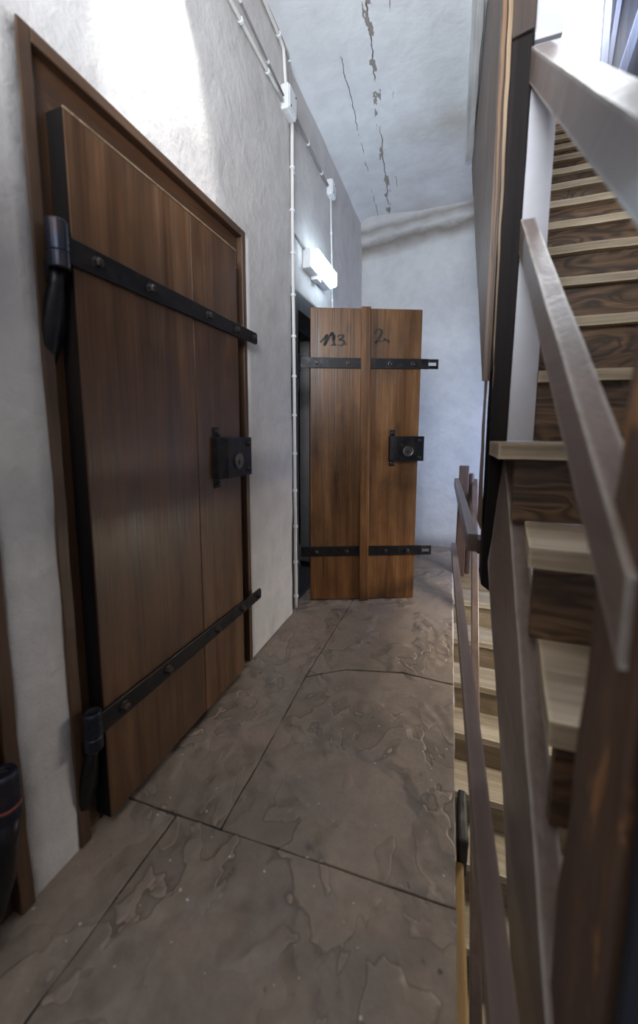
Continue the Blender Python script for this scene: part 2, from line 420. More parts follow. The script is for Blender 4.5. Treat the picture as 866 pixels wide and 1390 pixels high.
for si, poly in enumerate(slabs):
    pts = []
    for (a, b) in zip(poly, poly[1:]+poly[:1]):
        L = math.dist(a, b); n = max(1, int(L/.05))
        for k in range(n):
            x, y = a[0]+(b[0]-a[0])*k/n, a[1]+(b[1]-a[1])*k/n
            j = .0048 if k else 0
            pts.append((x+j*noise.noise(Vector((x*17, y*17, si))), y+j*noise.noise(Vector((x*17, y*17, si+5))), 0))
    cx = sum(p[0] for p in pts)/len(pts); cy = sum(p[1] for p in pts)/len(pts)
    hx = max(abs(p[0]-cx) for p in pts); hy = max(abs(p[1]-cy) for p in pts)
    pts = [(cx+(p[0]-cx)*(1+.0024/hx), cy+(p[1]-cy)*(1+.0024/hy), 0) for p in pts]
    dz = (-.001, 0, .0, -.003, -.004, -.001, -.002, -.002)[si]
    t = [bm.verts.new((p[0], p[1], dz)) for p in pts]; f = bm.faces.new(t)
    r = bmesh.ops.extrude_face_region(bm, geom=[f])
    low = [g for g in r['geom'] if isinstance(g, bmesh.types.BMVert)]
    for v in low: v.co.z = -.09
props(obj('floor', bm, M['stone'], bevel=.0025), kind='structure')
bm = nb(); box(bm, -.96, .030, -.9, 3.98, -.16, -.010); box(bm, .030, 1.05, 3.32, 3.98, -.16, -.010)
props(obj('floor_bed', bm, M['gap']), kind='structure')
# plaster nosing of the floor and the wall beneath it down the stairwell
bm = nb(); hexa(bm, [(.030,-.9,-.06),(.056,-.9,-.06),(.038,3.3,-.06),(.02,3.3,-.06),(.030,-.9,-.012),(.056,-.9,-.012),(.038,3.3,-.012),(.02,3.3,-.012)])
rough(bm, .004, 16, 4, cuts=6, longest=.06)
props(obj('trim_2', bm, M['beamwhite']), kind='structure')
bm = nb(); box(bm, -.2, .018, -.9, 3.3, -3.4, -.16)
props(obj('wall_stairwell', bm, M['wall']), kind='structure')
# right stair wall, lower landing and upstairs room
bm = nb(); box(bm, 1.06, 1.2, -.9, 4.0, -3.4, 3.28); props(obj('wall_right', bm, M['white_wall']), kind='structure')
bm = nb(); box(bm, .02, 1.06, -.9, 4.0, -3.5, -3.4); props(obj('floor_cellar', bm, M['gap']), kind='structure')
bm = nb(); box(bm, -.2, 3.2, 4.75, 4.9, 3.28, 6.6); props(obj('wall_upstairs', bm, M['white_wall']), kind='structure')
bm = nb(); box(bm, .10, 3.2, 4.12, 4.75, 3.76, 3.875); props(obj('floor_upstairs', bm, M['tread']), kind='structure')

# ------------------------------------------------------------------ door hardware builders (local frame: x along leaf, y out of leaf toward viewer = -y, z up)
def bolt_bm(c, nrm, r=.0125, h=.016, n=6):
    b = nb(); nrm = Vector(nrm); c = Vector(c)
    lathe(b, c, nrm, [(0, r*1.25), (.002, r*1.25), (.0025, r), (h*.8, r*.95), (h, r*.6)], n); return b

# ------------------------------------------------------------------ door_1 : near closed door on the left wall
FX = WX                                    # casing plane
d1 = thing('door_1', 'closed heavy brown plank door with black iron straps in the left wall', 'door', (WX, .70, 0), kind='structure')
fr = None
bm = nb(); box(bm, FX-.10, FX-.022, .665, .74, 0, 1.925)
casing = obj('casing', bm, M['casing'], d1, .003)
bm = nb(); box(bm, FX-.10, FX-.022, 1.49, 1.535, 0, 1.925); obj('casing', bm, M['casing'], d1, .003)
bm = nb()   # head casing mitred into the jamb
prism(bm, [(FX-.10,.665,1.925),(FX-.10,1.535,1.925),(FX-.10,1.535,1.79),(FX-.10,.74,1.79)], (.079,0,0)); obj('head_casing', bm, M['casing_h'], d1, .002)
bm = nb(); box(bm, FX-.10, FX+.004, .637, .667, 0, 1.955); rough(bm, .003, 9, 3, 5, .1); obj('casing_lip', bm, M['lip'], d1, .003)
bm = nb(); box(bm, FX-.10, FX+.004, 1.532, 1.560, 0, 1.955); obj('casing_lip', bm, M['lip'], d1, .003)
bm = nb(); box(bm, FX-.10, FX+.004, .667, 1.532, 1.925, 1.955); obj('head_lip', bm, M['lip_h'], d1, .003)
LX0, LX1 = FX-.022, FX+.030
for y0, y1 in ((.709, 1.148), (1.1505, 1.437)):
    bm = nb(); box(bm, LX0, LX1, y0, y1, .030, 1.824); obj('plank', bm, M['door'], d1, .0025)
bm = nb(); box(bm, LX0, LX1-.002, .7075, .7088, .030, 1.824); obj('edge_shade', bm, M['post_dark'], d1)  # shadow gap along the hinge edge, put in as a near-black strip
bm = nb(); box(bm, LX1-.004, LX1+.001, .709, 1.437, 1.822, 1.8275); obj('top_edge', bm, M['plank_edge'], d1)
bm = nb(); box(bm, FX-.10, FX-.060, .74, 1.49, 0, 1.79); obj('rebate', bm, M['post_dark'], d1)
bm = nb(); box(bm, FX-.06, FX-.02, .715, 1.50, -.012, .018); obj('sill', bm, M['post_dark'], d1)

def strap_bm(y0, y1, z, x, h=.030, slot=True):
    b = nb(); prism(b, [(x, y0, z-h), (x, y0, z+h), (x, y1-.008, z+h*.82), (x, y1, z+h*.55), (x, y1, z-h*.55), (x, y1-.008, z-h*.82)], (.009, 0, 0)); return b
for z, zk in ((1.514, 1.514), (.330, .330)):
    s = obj('strap_hinge', strap_bm(.672, 1.588, z, LX1+.001), M['iron'], d1, .0015)
    for yb in (.764, .942, 1.222, 1.410):
        obj('bolt', bolt_bm((LX1+.010, yb, z+random.uniform(-.003, .003)), (1, 0, 0)), M['bolt'], s)
    obj('bolt', bolt_bm((LX1+.010, 1.553, z), (1, 0, 0), .009), M['bolt'], s)
    # rolled knuckle
    ky, kx = .668, LX1+.006
    k = nb(); lathe(k, (kx, ky, zk-.052), (0, 0, 1), [(0, .020), (.003, .0225), (.034, .0225), (.036, .0205), (.038, .0225), (.100, .0225), (.104, .020), (.104, .012), (.098, .011), (.098, .001)], 22)
    obj('hinge_knuckle', k, M['iron_blue'], s, smooth=False, bevel=.001)
    # pintle: tapering iron driven into the casing
    k = nb(); rings = []
    for t, w, d in ((0, .013, .012), (.03, .014, .013), (.07, .020, .012), (.13, .025, .010), (.17, .020, .009), (.21, .010, .006)):
        zc = zk-.052-t; xx = kx-.006-.18*t; yy = ky-.03*t
        rings.append([(xx+d, yy, zc), (xx+d*.5, yy+w, zc), (xx-d, yy+w*.9, zc), (xx-d, yy-w*.9, zc), (xx+d*.5, yy-w, zc)])
    loft(k, rings); obj('pintle', k, M['iron'], d1, smooth=True)
    k = nb(); box(k, FX-.03, kx-.008, ky-.012, ky+.012, zk-.075, zk-.03); obj('pintle_shank', k, M['iron'], d1, .002)

def lock(parent, o, u, n, w, h, dep):
    """box lock: o lower-near corner, u along leaf, n outward"""
    o, u, n = Vector(o), Vector(u), Vector(n); Z = Vector((0, 0, 1))
    P = lambda a, b, c: o+u*a+Z*b+n*c
    b = nb()
    prof = [(0, 0), (.004, dep*.55), (.030, dep*.80), (.046, dep), (w, dep), (w, 0)]
    loft(b, [[P(a, 0, c) for a, c in prof], [P(a, h, c) for a, c in prof]])
    L = obj('box_lock', b, M['iron'], parent, .002)
    b = nb(); box_pts = [P(.006, -.035, 0), P(.040, -.035, 0), P(.040, -.035, .006), P(.006, -.035, .006), P(.006, h+.038, 0), P(.040, h+.038, 0), P(.040, h+.038, .006), P(.006, h+.038, .006)]
    hexa(b, box_pts); obj('mounting_tab', b, M['iron'], L, .002)
    for bz in (-.018, h+.018): obj('bolt', bolt_bm(P(.023, bz, .006), n, .010, .012), M['bolt'], L)
    for bz in (h*.14, h*.82): obj('bolt', bolt_bm(P(w-.030, bz, dep), n, .010, .014), M['bolt'], L)
    c = P(w*.53, h*.40, dep)
    b = nb(); lathe(b, c, n, [(0, .033), (.004, .033), (.005, .031), (.003, .026), (.003, .001)], 28); obj('keyhole_plate', b, M['brass'], L)
    b = nb(); cyl(b, c+n*.002, c+n*.0045, .006, n=14); hexa(b, [c+u*a+Z*z+n*d for d in (.002, .0045) for a, z in ((-.003,-.016),(.003,-.016),(.003,0),(-.003,0))]); obj('keyhole', b, M['ink'], L)
    b = nb(); tube(b, [c+n*.006+(u*math.cos(a)+Z*math.sin(a))*.033 for a in [math.pi*k/10*.9+.9 for k in range(11)]], .0016, 6); obj('plate_rim', b, M['bolt'], L)
lock(d1, (LX1, 1.235, .922), (0, 1, 0), (1, 0, 0), .225, .158, .042)

# ------------------------------------------------------------------ door_2 : open cell door, written 113. 2.
d2 = thing('door_2', 'open cell door of warm brown boards marked 13 and 2 in black', 'door', (-.853, 2.267, 0), kind='structure')
bm = nb(); box(bm, WX-.20, WX-.016, 2.10, 2.205, 0, 1.925); obj('frame_post', bm, M['black_frame'], d2, .003)
bm = nb(); box(bm, WX-.20, WX-.016, 2.875, 2.98, 0, 1.925); obj('frame_post', bm, M['black_frame'], d2, .003)
bm = nb(); box(bm, WX-.20, WX-.016, 2.205, 2.875, 1.825, 1.925); obj('frame_head', bm, M['black_frame'], d2, .003)
leaf_rot = math.atan2(.264, .634)
leaf = bpy.data.objects.new('leaf', None); COL.objects.link(leaf); leaf.parent = d2; leaf.rotation_euler = (0, 0, leaf_rot)
# leaf would be a part; its boards are sub-parts. Local: x along leaf from hinge, -y faces the corridor mouth
bpy.data.objects.remove(leaf)
ru = Vector((math.cos(leaf_rot), math.sin(leaf_rot), 0)); rn = Vector((math.sin(leaf_rot), -math.cos(leaf_rot), 0)); H0 = Vector((-.853, 2.267, 0))
def DP(u, z, n=0.0): return H0 + ru*u + rn*n + Vector((0, 0, z))
def dbox(b, u0, u1, z0, z1, n0, n1, sk=0.0):
    hexa(b, [DP(u0+sk,z0,n0), DP(u1+sk,z0,n0), DP(u1+sk,z0,n1), DP(u0+sk,z0,n1), DP(u0,z1,n0), DP(u1,z1,n0), DP(u1,z1,n1), DP(u0,z1,n1)])
def dobj(name, b, mat, parent, bevel=0.0, smooth=False):
    """mesh whose local axes follow the leaf so the grain runs true"""
    inv = Matrix.Translation(H0) @ Matrix.Rotation(leaf_rot, 4, 'Z')
    o = obj(name, b, mat, parent, bevel, smooth); return o
for u0, u1 in ((0, .330), (.333, .690)):
    b = nb(); dbox(b, u0, u1, .006, 1.852, -.036, 0); dobj('plank', b, M['door_far'], d2, .0025)
b = nb(); dbox(b, .308, .366, .003, 1.856, -.001, .026, .014); dobj('batten', b, M['door_far'], d2, .003)
for z, t in ((1.526, .031), (.334, .032)):
    b = nb(); a = [DP(-.07,z-t,.001), DP(-.07,z+t,.001), DP(.798,z+t*.95,.001), DP(.798,z-t*.95,.001)]
    # strap with a real slot near its free end: built as a frame of four bars at the tip
    dbox(b, -.07, .735, z-t, z+t, .001, .010)
    dbox(b, .735, .798, z+.010, z+t*.95, .001, .010); dbox(b, .735, .798, z-t*.95, z-.010, .001, .010); dbox(b, .785, .798, z-.010, z+.010, .001, .010)
    s = dobj('strap_hinge', b, M['iron'], d2, .0012)
    for u in (.038, .235, .493, .637): obj('bolt', bolt_bm(DP(u, z, .010), rn, .011, .013), M['bolt'], s)
    k = nb(); lathe(k, DP(-.078, z-.05, .002), (0, 0, 1), [(0, .018), (.003, .021), (.034, .021), (.036, .019), (.038, .021), (.098, .021), (.1, .018)], 18); obj('hinge_knuckle', k, M['iron_blue'], s)
    k = nb(); rings = []
    for tt, w in ((0, .012), (.04, .017), (.09, .013), (.13, .004)):
        c = DP(-.078, z-.05-tt, -.004-.1*tt); rings.append(circ(c, (0, 0, 1), w, 8))
    loft(k, rings); obj('pintle', k, M['iron'], d2, smooth=True)
lock(d2, DP(.497, .925, 0), ru, rn, .218, .155, .040)
# brush-written marks
def stroke(pts, w=.0155):
    """tapered brush stroke lying on the leaf"""
    b = nb(); P = []
    for i in range(len(pts)-1):
        for k in range(6):
            t = k/6; p0 = pts[max(i-1,0)]; p1 = pts[i]; p2 = pts[i+1]; p3 = pts[min(i+2,len(pts)-1)]
            P.append(tuple(.5*((2*p1[c])+(p2[c]-p0[c])*t+(2*p0[c]-5*p1[c]+4*p2[c]-p3[c])*t*t+(3*p1[c]-p0[c]-3*p2[c]+p3[c])*t**3) for c in (0,1)))
    P.append(pts[-1]); n = len(P); ring = []
    for i, p in enumerate(P):
        q0, q1 = P[max(i-1,0)], P[min(i+1,n-1)]; dx, dy = q1[0]-q0[0], q1[1]-q0[1]; L = math.hypot(dx, dy) or 1
        ww = w*(.45+.75*abs(dy)/L)*(.6+.4*math.sin(math.pi*min(1, (i+.6)/n)))
        a = (p[0]-dy/L*ww/2, p[1]+dx/L*ww/2); c = (p[0]+dy/L*ww/2, p[1]-dx/L*ww/2)
        ring.append([DP(a[0],a[1],.0003), DP(c[0],c[1],.0003), DP(c[0],c[1],.0012), DP(a[0],a[1],.0012)])
    loft(b, ring); return b
def Q(x, y): return (.053+(400+x/4.33-433)*.0045, 1.690-(400+y/4.33-455)*.0042)
marks = [[(150,282),(170,262),(192,235),(186,265),(174,300),(196,262),(218,226)], [(206,243),(222,222),(228,262),(233,296)], [(214,299),(233,296),(246,298)], [(218,226),(232,240),(230,268)],
         [(250,246),(268,236),(285,238),(280,254),(264,264),(284,268),(292,284),(276,298),(254,296)], [(300,290),(304,294)],
         [(472,226),(480,206),(498,196),(513,206),(508,232),(494,258),(476,282),(486,272),(504,270),(524,268)], [(538,250),(530,260),(546,262),(556,268),(552,278)]]
for g, nm in ((marks[:6], 'painted_number'), (marks[6:], 'painted_numeral')):
    bb = nb()
    for s in g:
        t = stroke([Q(*p) for p in s]); me = bpy.data.meshes.new('t'); t.to_mesh(me); t.free(); bb.from_mesh(me); bpy.data.meshes.remove(me)
    o = obj(nm, bb, M['ink'], d2); o['label'] = 'black brush-written number on the boards'
# dark cell behind the open door
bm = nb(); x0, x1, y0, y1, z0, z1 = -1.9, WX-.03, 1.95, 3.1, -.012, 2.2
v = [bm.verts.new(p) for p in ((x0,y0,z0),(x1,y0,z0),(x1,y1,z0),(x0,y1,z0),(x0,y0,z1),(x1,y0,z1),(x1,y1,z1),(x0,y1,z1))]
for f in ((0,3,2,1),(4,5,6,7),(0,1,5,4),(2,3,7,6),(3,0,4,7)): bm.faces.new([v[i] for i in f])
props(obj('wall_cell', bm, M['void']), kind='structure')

# ------------------------------------------------------------------ door_3 : edge of another door at far left
d3 = thing('door_3', 'dark brown door at the left edge, showing only casing and a hinge', 'door', (WX, .45, 0), kind='structure')
bm = nb(); box(bm, FX-.10, FX+.004, .485, .516, 0, 1.95); rough(bm, .004, 9, 8, 5, .1); obj('casing_lip', bm, M['lip'], d3, .003)
bm = nb(); box(bm, FX-.10, FX-.022, .41, .485, 0, 1.92); obj('casing', bm, M['casing'], d3, .003)
bm = nb(); box(bm, FX-.022, FX+.030, -.38, .43, .03, 1.824); obj('plank', bm, M['door'], d3, .003)
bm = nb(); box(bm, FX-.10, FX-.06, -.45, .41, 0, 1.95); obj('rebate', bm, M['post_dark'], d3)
for z in (.352, 1.53):
    s = obj('strap_hinge', strap_bm(-.30, .46, z, FX+.031), M['iron'], d3, .0015)
    k = nb(); lathe(k, (FX+.047, .455, z-.05), (0, 0, 1), [(0, .022), (.004, .0265), (.030, .0265), (.032, .024), (.034, .0265), (.102, .0265), (.107, .023), (.107, .012), (.10, .011), (.10, .001)], 24)
    obj('hinge_knuckle', k, M['iron_blue'], s, .001)
    k = nb(); lathe(k, (FX+.047, .455, z-.019), (0, 0, 1), [(0, .0268), (.0035, .0272), (.005, .0268)], 24); o = obj('rust_ring', k, M['rustring'], s); o['label'] = 'rust-red ring'
    k = nb(); loft(k, [circ((FX+.047-.2*t, .455-.05*t, z-.05-t), (0, 0, 1), r, 12) for t, r in ((0, .022), (.06, .024), (.16, .027), (.24, .016), (.29, .004))]); obj('pintle', k, M['iron'], d3, smooth=True)

# ------------------------------------------------------------------ cables, boxes, emergency light
CX = WX+.012
def wallx(y): return WX+.007-(.022 if y > 2.09 else 0)
def cable(name, label, pts, r, mat):
    P = []
    for a, b in zip(pts, pts[1:]):
        n = max(2, int(math.dist(a, b)/.07))
        for k in range(n):
            t = k/n; y = a[0]+(b[0]-a[0])*t; z = a[1]+(b[1]-a[1])*t
            P.append((wallx(y)+r*.6, y+.004*noise.noise(Vector((z*5, y*5, 1))), z+.004*noise.noise(Vector((y*5, z*5, 8)))))
    y, z = pts[-1]; P.append((wallx(y)+r*.6, y, z))
    t = thing(name, label, 'cable', P[0], 0, 'cables on the left wall')
    b = nb(); tube(b, P, r, 8); obj('cable_run', b, mat, t, smooth=True)
    acc = 0
    for a, c in zip(P[1:], P[2:]):
        acc += math.dist(a, c)
        if acc > .21:
            acc = 0; b = nb(); d = (Vector(c)-Vector(a)).normalized(); m = Vector(a)
            cyl(b, m-d*.006, m+d*.006, r*1.45, n=8); obj('cable_clip', b, M['plastic'], t)
    return t
cable('cable', 'thick white cable running down the wall beside the open cell door', [(2.055, 2.715), (2.056, 2.22), (2.072, 1.2), (2.086, .03)], .010, M['cable'])
cable('cable', 'short white cable rising from the upper junction box to the ceiling', [(1.985, 2.80), (1.955, 2.98), (1.90, 2.995), (1.62, 3.005)], .009, M['cable'])
cable('cable', 'lower white cable slanting along the wall above the near door', [(1.30, 2.735), (1.70, 2.738), (1.94, 2.745)], .008, M['cable'])
cable('cable', 'grey cable just above the white one over the near door', [(1.30, 2.83), (1.70, 2.795), (1.955, 2.775)], .005, M['cable_grey'])
cable('cable', 'grey cable under the ceiling beside the junction box', [(1.55, 3.02), (1.93, 3.015), (2.03, 2.99), (2.045, 2.84)], .005, M['cable_grey'])
cable('cable', 'dark cable between the two junction boxes high on the wall', [(2.08, 2.828), (2.35, 2.815), (2.60, 2.80), (2.735, 2.80)], .008, M['cable_grey'])
cable('cable', 'thin bent cable leading into the emergency light', [(2.075, 2.72), (2.078, 2.26), (2.12, 2.215), (2.29, 2.20)], .006, M['cable_grey'])
cable('cable', 'thin white cable dropping from the far junction box past the light', [(2.80, 2.77), (2.83, 2.45), (2.872, 1.93)], .007, M['cable'])
def jbox(y, z, w, h, label):
    t = thing('junction_box', label, 'box', (wallx(y), y, z), 0, 'junction boxes on the left wall')
    b = nb(); box(b, wallx(y)-.012, wallx(y)+.030, y-w/2, y+w/2, z-h/2, z+h/2); obj('housing', b, M['plastic'], t, .005)
    b = nb(); box(b, wallx(y)+.030, wallx(y)+.036, y-w/2+.006, y+w/2-.006, z-h/2+.006, z+h/2-.006); l = obj('lid', b, M['plastic'], t, .003)
    for a in (-1, 1): obj('screw', bolt_bm((wallx(y)+.036, y+a*(w/2-.018), z+a*(h/2-.018)), (1, 0, 0), .004, .003, 10), M['bolt'], l)
jbox(2.005, 2.775, .10, .115, 'white plastic junction box where the cables meet above the near door')
jbox(2.79, 2.80, .085, .10, 'white plastic junction box under the ceiling above the emergency light')
t = thing('emergency_light', 'glowing white emergency light on the wall above the open door', 'light', (WX-.02, 2.5, 2.14))
b = nb(); box(b, WX-.03, WX+.030, 2.30, 2.70, 2.095, 2.205); obj('housing', b, M['plastic'], t, .004)
b = nb(); loft(b, [[(WX+.030, y, z) for y, z in ((2.303,2.10),(2.697,2.10),(2.697,2.20),(2.303,2.20))], [(WX+.075, y, z) for y, z in ((2.308,2.108),(2.692,2.108),(2.692,2.196),(2.308,2.196))]])
obj('diffuser', b, M['lamp'], t, .008)
b = nb(); box(b, WX-.02, WX+.025, 2.43, 2.50, 2.072, 2.095); obj('bracket', b, M['plastic'], t, .003)

# ------------------------------------------------------------------ upper staircase
PY, YAW = 1.05, math.radians(.9)
st = thing('upper_staircase', 'old wooden staircase rising to the upper floor, dark risers and worn treads', 'stairs', (.6, .2, 0))
piv = Vector((.13, 1.09, 0)); RY = Matrix.Translation(piv) @ Matrix.Rotation(YAW, 4, 'Z') @ Matrix.Translation(-piv)
R_, G_ = .2, .2225
def srot(b):
    for v in b.verts: v.co = RY @ v.co
for k in range(-5, 14):
    y, z = PY+G_*k, 1.077+R_*k
    if k == 0: poly = [(.105,y),(1.04,y),(1.04,y+.255),(.162,y+.255),(.162,y+.222),(.105,y+.222)]
    elif k > 0: poly = [(.225,y),(1.04,y),(1.04,y+.255),(.225,y+.255)]
    elif k > -3: poly = [(.143,y),(1.04,y),(1.04,y+.255),(.178,y+.255)]
    else: poly = [(.33,y),(1.04,y),(1.04,y+.255),(.33,y+.255)]
    th = .040 if k <= 0 else .031; b = nb()
    prism(b, [(x, yy, z-th) for x, yy in poly], (0, 0, th)); rough(b, .003, 7, k+9, 4, .09); srot(b)
    obj('tread', b, M['tread'], st)
    x0 = .147 if k == 0 else (.225 if k > 0 else (.162 if k > -3 else .33))
    b = nb(); box(b, x0, 1.04, y+.030, y+.050, z-R_+.0005, z-th-.0005); srot(b); obj('riser', b, M['riser'], st, .001)
# left stringer board, hewn, its lower edge bowed
tops = [(.143, 1.272, 1.032), (.1475, 1.112, .829+.045), (.15, .95, .700), (.15, .824, .585), (.15, .651, .439), (.15, .504, .31), (.15, .40, .222)]
bots = [(.116, 1.272, .70), (.128, 1.20, .527), (.145, 1.10, .34), (.15, 1.0, .25), (.15, .79, .09), (.15, .66, .0), (.15, .52, -.085)]
b = nb(); rings = []
for (tx, ty, tz), (bx_, by, bz) in zip(tops, bots):
    rings.append([(tx, ty, tz), (bx_, by, bz), (bx_+.040, by, bz), (tx+.040, ty, tz)])
loft(b, rings); rough(b, .0025, 9, 5, 4, .08); obj('stringer', b, M['rail'], st)

# railing of the upper staircase: hand rail, middle rail and the newel
rl = thing('stair_railing', 'grey-brown painted railing of the upper staircase with rough newel post', 'railing', (.18, .42, 0))
def slope_rail(parent, name, x, w, p_top, p_bot, thick, mat):
    (y1, z1), (y0, z0) = p_top, p_bot
    b = nb(); hexa(b, [(x,y0,z0-thick),(x+w,y0,z0-thick),(x+w,y1,z1-thick),(x,y1,z1-thick),(x,y0,z0),(x+w,y0,z0),(x+w,y1,z1),(x,y1,z1)])
    rough(b, .0015, 8, 3, 3, .12); return obj(name, b, mat, parent)
def ext(a, b, y): t = (y-a[0])/(b[0]-a[0]); return (y, a[1]+(b[1]-a[1])*t)
bT, bB = (1.187, 1.62), (.465, 1.027); cT, cB = (1.224, 2.076), (.475, 1.394)
slope_rail(rl, 'middle_rail', .150, .036, ext(bT, bB, 1.282), ext(bT, bB, .40), .088, M['rail'])
slope_rail(rl, 'hand_rail', .150, .046, ext(cT, cB, 1.282), ext(cT, cB, .40), .086, M['rail'])
b = nb(); rings = []
for z, y0, y1, x1 in ((-.02,.395,.565,.30),(.25,.394,.545,.295),(.50,.392,.532,.29),(.75,.391,.512,.285),(.95,.390,.492,.283),(1.02,.389,.480,.28),(1.06,.392,.470,.275),(1.5,.392,.440,.27)):
    rings.append([(.157,y0,z),(x1,y0,z),(x1,y1,z),(.157,y1,z)])
loft(b, rings); rough(b, .005, 7, 11, 4, .06); nw = obj('newel_post', b, M['newel'], rl, .008, smooth=False)
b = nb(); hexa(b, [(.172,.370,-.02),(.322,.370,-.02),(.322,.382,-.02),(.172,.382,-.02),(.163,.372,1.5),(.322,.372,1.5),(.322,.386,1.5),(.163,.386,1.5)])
rough(b, .003, 9, 3, 4, .1); obj('newel_shade', b, M['black_timber'], rl, .003)  # added black slab: shade on the newel's front face put into its colour

# ------------------------------------------------------------------ plank partition beside the stairs
pt = thing('plank_partition', 'tall wooden plank partition closing the side of the staircase', 'partition', (.09, 1.4, 1.0))
def px_(y): return .075-.0195*(y-1.28)            # the left face leans in toward the far end
def zlow(y): return 1.24+.905*(y-1.285)
yb = lin(1.305, 3.22, 8)
for a, c in zip(yb, yb[1:]):
    b = nb(); xo = random.uniform(-.0015, .0015)
    p = [(px_(a)+xo, a+.0015, zlow(a)), (px_(c)+xo, c-.0015, zlow(c)), (px_(c)+xo, c-.0015, 3.4), (px_(a)+xo, a+.0015, 3.4)]
    prism(b, p, (.022, 0, 0)); obj('plank', b, M['plank'], pt, .002)
# raw edges of the two board layers at the near end
for x0, x1, zb, m, y in ((.072, .084, .80, 'plank_edge2', 1.283), (.0865, .0995, .74, 'plank_edge', 1.281)):
    b = nb(); hexa(b, [(x0+.020,y,zb),(x1+.004,y,zb),(x1+.004,y+.14,zb),(x0+.020,y+.14,zb),(x0-.012,y,3.4),(x1-.002,y,3.4),(x1-.002,y+.14,3.4),(x0-.012,y+.14,3.4)])
    rough(b, .0028, 10, 7, 6, .07); obj('edge_board', b, M[m], pt, .002)
cp = thing('corner_post', 'blackened square timber post hanging at the end of the partition', 'post', (.125, 1.35, .62))
b = nb(); hexa(b, [(.099,1.279,.62),(.146,1.279,.585),(.146,1.40,.585),(.099,1.40,.62),(.101,1.279,2.155),(.1565,1.279,2.165),(.1565,1.40,2.165),(.101,1.40,2.155)])
rough(b, .002, 8, 2, 5, .1); obj('post_shaft', b, M['post_dark'], cp, .005)
b = nb(); hexa(b, [(.101,1.274,2.158),(.1575,1.274,2.17),(.1575,1.40,2.17),(.101,1.40,2.158),(.099,1.274,3.6),(.158,1.274,3.6),(.158,1.40,3.6),(.099,1.40,3.6)])
obj('post_extension', b, M['post_ext'], cp, .004)
wp = thing('white_post', 'white painted board standing on the stair tread against the dark post', 'post', (.19, 1.31, 1.077))
b = nb(); hexa(b, [(.1495,1.286,1.078),(.2205,1.286,1.078),(.2205,1.33,1.078),(.1495,1.33,1.078),(.157,1.286,2.135),(.2225,1.286,2.135),(.2225,1.33,2.135),(.157,1.33,2.135)]); obj('lower_board', b, M['white_paint'], wp, .002)
b = nb(); box(b, .1585, .2255, 1.290, 1.33, 2.150, 3.6); obj('upper_board', b, M['white_paint'], wp, .002)
b = nb(); box(b, .2035, .2245, 1.286, 1.290, 2.235, 2.60); pl = obj('cover_plate', b, M['white_paint'], wp, .001)
obj('screw', bolt_bm((.209, 1.286, 2.262), (0, -1, 0), .003, .003, 10), M['bolt'], pl)

# ------------------------------------------------------------------ lower staircase
ls = thing('lower_staircase', 'pale worn wooden stairs descending below the corridor floor', 'stairs', (.5, 3.3, 0))
for k in range(1, 14):
    y, z = 3.30-.2225*k, -.2*k
    b = nb(); box(b, .022, 1.05, y, y+.26, z-.038, z); rough(b, .003, 7, k+30, 4, .09); obj('tread', b, M['tread_low'], ls)
    b = nb(); box(b, .022, 1.05, y+.24, y+.258, z+.0005, z+.1995-.038 if k > 1 else z+.16); obj('riser', b, M['riser_low'], ls, .001)
b = nb(); y1, y0 = 3.2, .9
F = lambda y: .75-.905*(3.2-y)
hexa(b, [(.143,y0,F(y0)-.09),(.185,y0,F(y0)-.09),(.185,y1,F(y1)-.09),(.143,y1,F(y1)-.09),(.143,y0,F(y0)),(.185,y0,F(y0)),(.185,y1,F(y1)),(.143,y1,F(y1))])
obj('hand_rail', b, M['rail_dark'], ls, .005)

# ------------------------------------------------------------------ corridor railing along the stairwell
cr = thing('corridor_railing', 'low brown painted railing along the stairwell edge of the stone floor', 'railing', (.07, 3.15, 0))
b = nb(); hexa(b, [(.058,1.405,.690),(.091,1.405,.690),(.047,3.16,.690),(.014,3.16,.690),(.058,1.405,.752),(.091,1.405,.752),(.047,3.16,.752),(.014,3.16,.752)])
obj('top_rail', b, M['rail_dark'], cr)
b = nb(); box(b, .088, .112, 1.365, 1.435, .695, .745); obj('rail_block', b, M['rail_post'], cr, .004)
b = nb(); hexa(b, [(.097,.10,.19),(.138,.10,.19),(.048,3.10,.19),(.013,3.10,.19),(.097,.10,.25),(.138,.10,.25),(.048,3.10,.25),(.013,3.10,.25)])
rough(b, .0015, 6, 2, 4, .2); obj('lower_rail', b, M['rail_dark'], cr)
b = nb(); hexa(b, [(.045,3.12,-.02),(.118,3.12,-.02),(.118,3.17,-.02),(.045,3.17,-.02),(.047,3.12,.852),(.118,3.12,.852),(.118,3.17,.852),(.047,3.17,.852)])
obj('end_post', b, M['rail_post'], cr, .005)
b = nb(); box(b, .120, .158, 3.17, 3.23, -.02, .79); obj('end_post', b, M['rail_post'], cr, .012)
# bracket and beam at the floor's edge
b = nb(); hexa(b, [(.056,1.00,-.12),(.082,1.00,-.12),(.084,1.165,-.11),(.056,1.165,-.11),(.056,1.00,-.004),(.084,1.00,-.010),(.084,1.165,-.004),(.056,1.165,-.002)])
rough(b, .005, 20, 3, 3, .04); props(obj('floor_bracket', b, M['dark_block'], bevel=.008), 'charred black timber block at the stone floor edge', 'bracket')
b = nb(); hexa(b, [(.057,-.2,-.30),(.085,-.2,-.30),(.062,1.0,-.30),(.05,1.0,-.30),(.057,-.2,-.07),(.085,-.2,-.07),(.074,1.0,-.07),(.05,1.0,-.07)])
props(obj('edge_beam', b, M['yellow'], bevel=.004), 'bare yellow wooden beam under the stone floor edge', 'beam')

